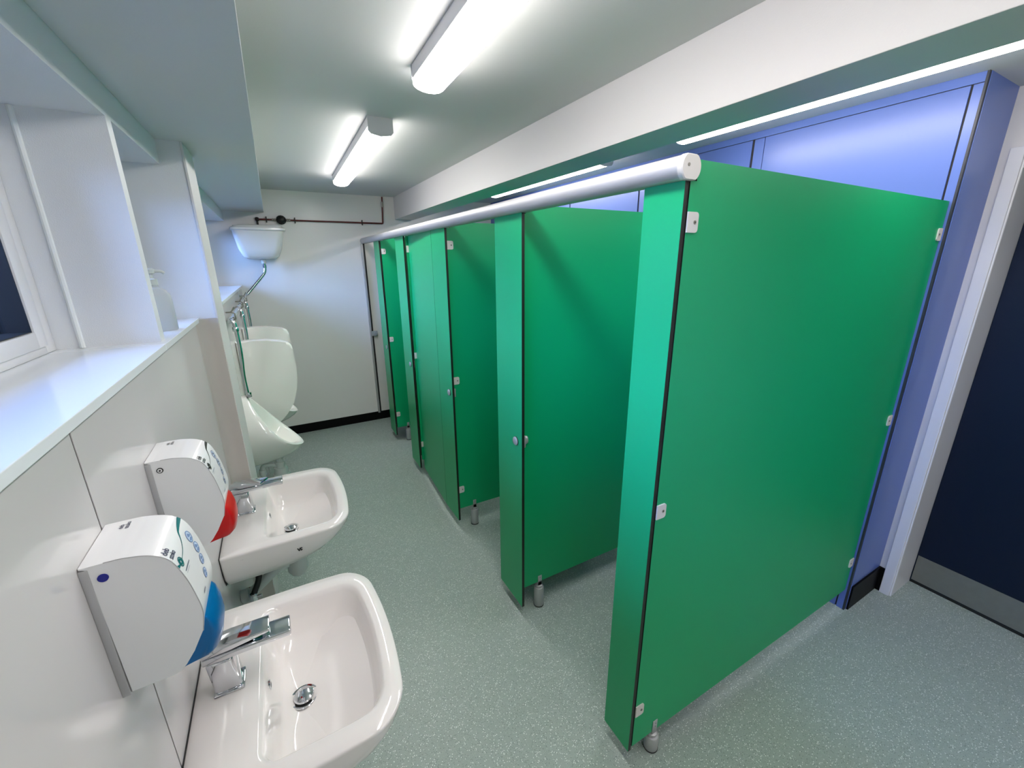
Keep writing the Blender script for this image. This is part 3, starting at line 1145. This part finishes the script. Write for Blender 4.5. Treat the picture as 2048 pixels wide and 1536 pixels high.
loft(bm, [sq(0, 0.038, 0.026, 0.0), sq(0, 0.041, 0.029, 0.004), sq(0, 0.041, 0.029, 0.095), sq(0, 0.038, 0.027, 0.118), sq(0, 0.028, 0.022, 0.133), sq(0, 0.015, 0.014, 0.140), sq(0, 0.013, 0.013, 0.150)])
link('bottle_body', bm, 'milky', t, smooth=True)
bm = bmesh.new()
lathe(bm, [(0.016, 0.148), (0.016, 0.166), (0.008, 0.168), (0.006, 0.182), (0.013, 0.184), (0.014, 0.196), (0.010, 0.200)], n=20)
tube(bm, [(0, 0, 0.192), (0.030, 0, 0.190), (0.038, 0, 0.184)], 0.005, 10)
link('bottle_pump', bm, 'pp', t, smooth=True)

# ------------------------------------------------------------------ urinals
UX = -0.272


def urinal(yc, label):
    t = empty('urinal', (UX, yc, 0), label, 'urinal', 'wall-hung urinals')
    N = 48

    def rim(w, x_top, z_top, x_tip, z_tip, sag):
        out = []
        for k in range(N):
            a = 2 * PI * k / N
            u = (1 - math.cos(a)) / 2
            x = x_top + (x_tip - x_top) * u
            z = z_top + (z_tip - z_top) * u - sag * math.sin(PI * u)
            # belly of the curve widest in its lower half
            yy = w * math.sin(a) * (0.72 + 0.34 * math.sin(PI * min(1, u * 0.95)))
            out.append(Vector((x, yy, z)))
        return out
    ro = rim(0.158, 0.030, 0.985, 0.292, 0.637, 0.055)
    rt = rim(0.150, 0.034, 0.984, 0.286, 0.648, 0.052)
    ri = rim(0.134, 0.042, 0.965, 0.262, 0.655, 0.050)
    wall = []
    for k in range(N):
        a = 2 * PI * k / N
        u = (1 - math.cos(a)) / 2
        wall.append(Vector((0.0, 0.150 * math.sin(a) * (0.75 + 0.3 * math.sin(PI * u)), 0.990 - 0.455 * u)))
    base = Vector((0.07, 0, 0.52))
    rings = []
    for s in (0.0, 0.2, 0.4, 0.6, 0.8, 1.0):
        r = []
        for k in range(N):
            a = 2 * PI * k / N
            u = (1 - math.cos(a)) / 2
            W, O = wall[k], ro[k]
            ctrl = Vector((O.x * (0.75 + 0.08 * u), (W.y + O.y) / 2 * 1.12, W.z * (0.35 + 0.45 * u) + O.z * (0.65 - 0.45 * u)))
            r.append(W * (1 - s) ** 2 + ctrl * 2 * s * (1 - s) + O * s * s)
        rings.append(r)
    rings.append(rt)
    rings.append(ri)
    bot = Vector((0.105, 0, 0.605))
    for s in (0.25, 0.5, 0.75, 0.93):
        r = []
        for k in range(N):
            I = ri[k]
            ctrl = Vector((min(I.x, 0.05 + 0.55 * I.x), I.y * 0.9, min(I.z, 0.645)))
            p = I * (1 - s) ** 2 + ctrl * 2 * s * (1 - s) + bot * s * s
            p.x = max(p.x, 0.026)
            r.append(p)
        rings.append(r)
    bm = bmesh.new()
    loft(bm, rings)
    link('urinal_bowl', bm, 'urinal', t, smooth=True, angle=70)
    bm = bmesh.new()
    lathe(bm, [(0.022, 0.575), (0.022, 0.535), (0.028, 0.533), (0.028, 0.512), (0.024, 0.510), (0.024, 0.496), (0.036, 0.494), (0.042, 0.455), (0.049, 0.453), (0.049, 0.440), (0.040, 0.438), (0.040, 0.36), (0.02, 0.35)], (0.140, 0, 0), n=24)
    tube(bm, arc_path([(0.140, 0, 0.505), (0.085, 0, 0.525), (0.045, 0, 0.525), (0.040, 0, 0.48), (0.040, 0, 0.28), (0.0, 0, 0.28)], 0.03), 0.014, 14)
    tube(bm, [(0.040, 0, 0.50), (0.040, 0, 0.465)], 0.019, 14)
    link('waste_trap', bm, 'pp', t, smooth=True)
    bm = bmesh.new()
    tube(bm, [(0.050, -0.032, 0.990), (0.050, 0.032, 0.990)], 0.0095, 12)
    tube(bm, [(0.050, 0, 0.978), (0.050, 0, 1.006)], 0.0115, 12)
    link('spreader', bm, 'chrome', t, smooth=True)
    return t


u1 = urinal(2.80, 'nearest white urinal bowl, in front of both white dividers')
for yy, lab in ((3.48, 'middle urinal bowl, mostly hidden with only its lip showing between the dividers'),
                (4.16, 'farthest urinal bowl, hidden behind the second divider by the far wall')):
    c = copy_tree(u1)
    c.location.y = yy
    c['label'] = lab


def divider(yc, label):
    t = empty('urinal_divider', (UX, yc, 0), label, 'urinal divider', 'white urinal dividers')
    out = [(0.0, 1.250), (0.08, 1.252), (0.17, 1.246), (0.255, 1.230)]
    for k in range(1, 8):
        a = PI / 2 * (1 - k / 8)
        out.append((0.275 + 0.043 * math.cos(a), 1.182 + 0.043 * math.sin(a)))
    low = catmull([Vector(p) for p in ((0.318, 1.175), (0.322, 1.06), (0.316, 0.95), (0.285, 0.83), (0.222, 0.725), (0.13, 0.645), (0.05, 0.615), (0.0, 0.610))], 4)
    out += [(p.x, p.y) for p in low]
    bm = bmesh.new()
    prism_y(bm, out, -0.045, 0.045, bevel=0.016, seg=4)
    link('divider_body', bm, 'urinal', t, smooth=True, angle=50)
    return t


divider(3.185, 'nearer white ceramic urinal divider, seen broadside behind the first bowl')
divider(3.865, 'farther white ceramic urinal divider, only its top showing above the nearer one')

# cistern on the far wall
t = empty('urinal_cistern', (-0.052, YE, 1.766), 'white high-level flushing cistern on the far wall above the urinals', 'cistern')


def cis(x0, x1, y0, z, r):
    pts = []
    for (cx, cy_, a0) in ((x1 - r, y0 + r, -PI / 2), (x1 - 0.004, -0.004, 0), (x0 + 0.004, -0.004, PI / 2), (x0 + r, y0 + r, PI)):
        rr_ = r if cy_ < -0.01 else 0.004
        for k in range(7):
            a = a0 + PI / 2 * k / 6
            pts.append((cx + rr_ * math.cos(a), cy_ + rr_ * math.sin(a), z))
    return pts


bm = bmesh.new()
loft(bm, [cis(-0.085, 0.085, -0.16, 0.0, 0.05), cis(-0.120, 0.108, -0.195, 0.004, 0.06), cis(-0.150, 0.132, -0.225, 0.022, 0.06), cis(-0.175, 0.160, -0.25, 0.085, 0.055), cis(-0.200, 0.195, -0.275, 0.235, 0.05)])
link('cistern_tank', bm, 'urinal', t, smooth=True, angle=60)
bm = bmesh.new()
loft(bm, [cis(-0.203, 0.198, -0.278, 0.236, 0.05), cis(-0.210, 0.212, -0.290, 0.242, 0.05), cis(-0.210, 0.212, -0.290, 0.258, 0.05), cis(-0.190, 0.190, -0.27, 0.268, 0.05), cis(-0.186, 0.186, -0.266, 0.276, 0.05), cis(-0.150, 0.150, -0.23, 0.286, 0.05)])
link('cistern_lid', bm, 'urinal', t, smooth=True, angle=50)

# chrome flush pipework
t = empty('flush_pipe', (-0.242, 3.48, 1.42), 'chrome flush pipe dropping from the cistern and branching down to the urinals', 'pipe')
O = Vector((-0.242, 3.48, 1.42))
rel = lambda pts: [Vector(p) - O for p in pts]
bm = bmesh.new()
tube(bm, rel([(-0.052, 4.52, 1.768), (-0.052, 4.52, 1.728)]), 0.020, 16)
link('outlet_nut', bm, 'pp', t, smooth=True)
bm = bmesh.new()
tube(bm, rel(arc_path([(-0.052, 4.52, 1.74), (-0.050, 4.52, 1.655), (-0.235, 4.48, 1.450), (-0.245, 4.15, 1.445), (-0.245, 2.78, 1.425)], 0.04)), 0.0125, 14)
tube(bm, rel([(-0.052, 4.52, 1.715), (-0.052, 4.52, 1.690)]), 0.017, 14)
for yy in (3.48, 4.16):
    tube(bm, rel([(-0.245, yy - 0.03, 1.437), (-0.245, yy + 0.03, 1.437)]), 0.017, 12)
link('main_pipe', bm, 'chrome', t, smooth=True)
for yy in (2.80, 3.48, 4.16):
    bm = bmesh.new()
    tube(bm, rel(arc_path([(-0.245, yy, 1.425), (-0.226, yy, 1.415), (-0.222, yy, 1.25), (-0.234, yy, 1.10), (-0.229, yy, 0.975)], 0.08)), 0.0105, 12)
    d = link('drop_pipe', bm, 'chrome', t, smooth=True)
    bm = bmesh.new()
    lathe(bm, [(0.014, 0.0), (0.016, 0.004), (0.016, 0.022), (0.013, 0.026)], Vector((-0.2265, yy, 1.365)) - O, n=12)
    link('pipe_collar', bm, 'chrome', d, smooth=True)
for yy in (2.95, 3.75, 4.35):
    bm = bmesh.new()
    tube(bm, rel([(-0.272, yy, 1.46), (-0.245, yy, 1.46), (-0.228, yy, 1.452), (-0.228, yy, 1.418), (-0.245, yy, 1.41), (-0.272, yy, 1.41)]), 0.004, 6)
    tube(bm, rel([(-0.245, yy, 1.46), (-0.225, yy, 1.49)]), 0.0035, 6)
    link('pipe_clip', bm, 'steel', t)

# copper supply on the far wall
t = empty('water_pipe', (0.5, YE - 0.022, 2.11), 'dark red water pipe with a black valve along the top of the far wall', 'pipe')
bm = bmesh.new()
tube(bm, arc_path([(-0.545, 0, 0.002), (0.566, 0, 0.0), (0.580, 0, 0.252)], 0.012), 0.0075, 12)
link('pipe_run', bm, 'copper', t, smooth=True)
bm = bmesh.new()
lathe(bm, [(0.006, -0.040), (0.022, -0.036), (0.036, -0.020), (0.040, 0.0), (0.036, 0.020), (0.022, 0.036), (0.006, 0.040)], (-0.357, -0.006, 0.002), 'X', 20)
v = link('pipe_valve', bm, 'black', t, smooth=True, angle=20)
bm = bmesh.new()
for x in (-0.425, -0.407, -0.307, -0.289):
    tube(bm, [(x - 0.007, 0, 0.002), (x + 0.007, 0, 0.002)], 0.0115, 10)
    link('pipe_coupling', bm, 'steel', t, smooth=True)
    bm = bmesh.new()
tube(bm, [(0.5745, 0, 0.155), (0.577, 0, 0.205)], 0.0105, 10)
link('pipe_coupling', bm, 'steel', t, smooth=True)
bm = bmesh.new()
lathe(bm, [(0.010, -0.565), (0.016, -0.560), (0.018, -0.548), (0.014, -0.535)], (0, -0.002, 0.002), 'X', 16)
tube(bm, [(-0.550, -0.002, 0.002), (-0.550, -0.004, -0.056)], 0.008, 10)
link('pipe_elbow', bm, 'black', t, smooth=True)
for x in (-0.476, -0.243, 0.362):
    bm = bmesh.new()
    box(bm, (x - 0.004, -0.011, -0.016), (x + 0.004, 0.022, 0.018), 0.001)
    lathe(bm, [(0.005, -0.010), (0.005, 0.004)], (x, 0, 0.022), 'Y', 8)
    lathe(bm, [(0.005, -0.010), (0.005, 0.004)], (x, 0, -0.020), 'Y', 8)
    link('pipe_clip', bm, 'black', t)
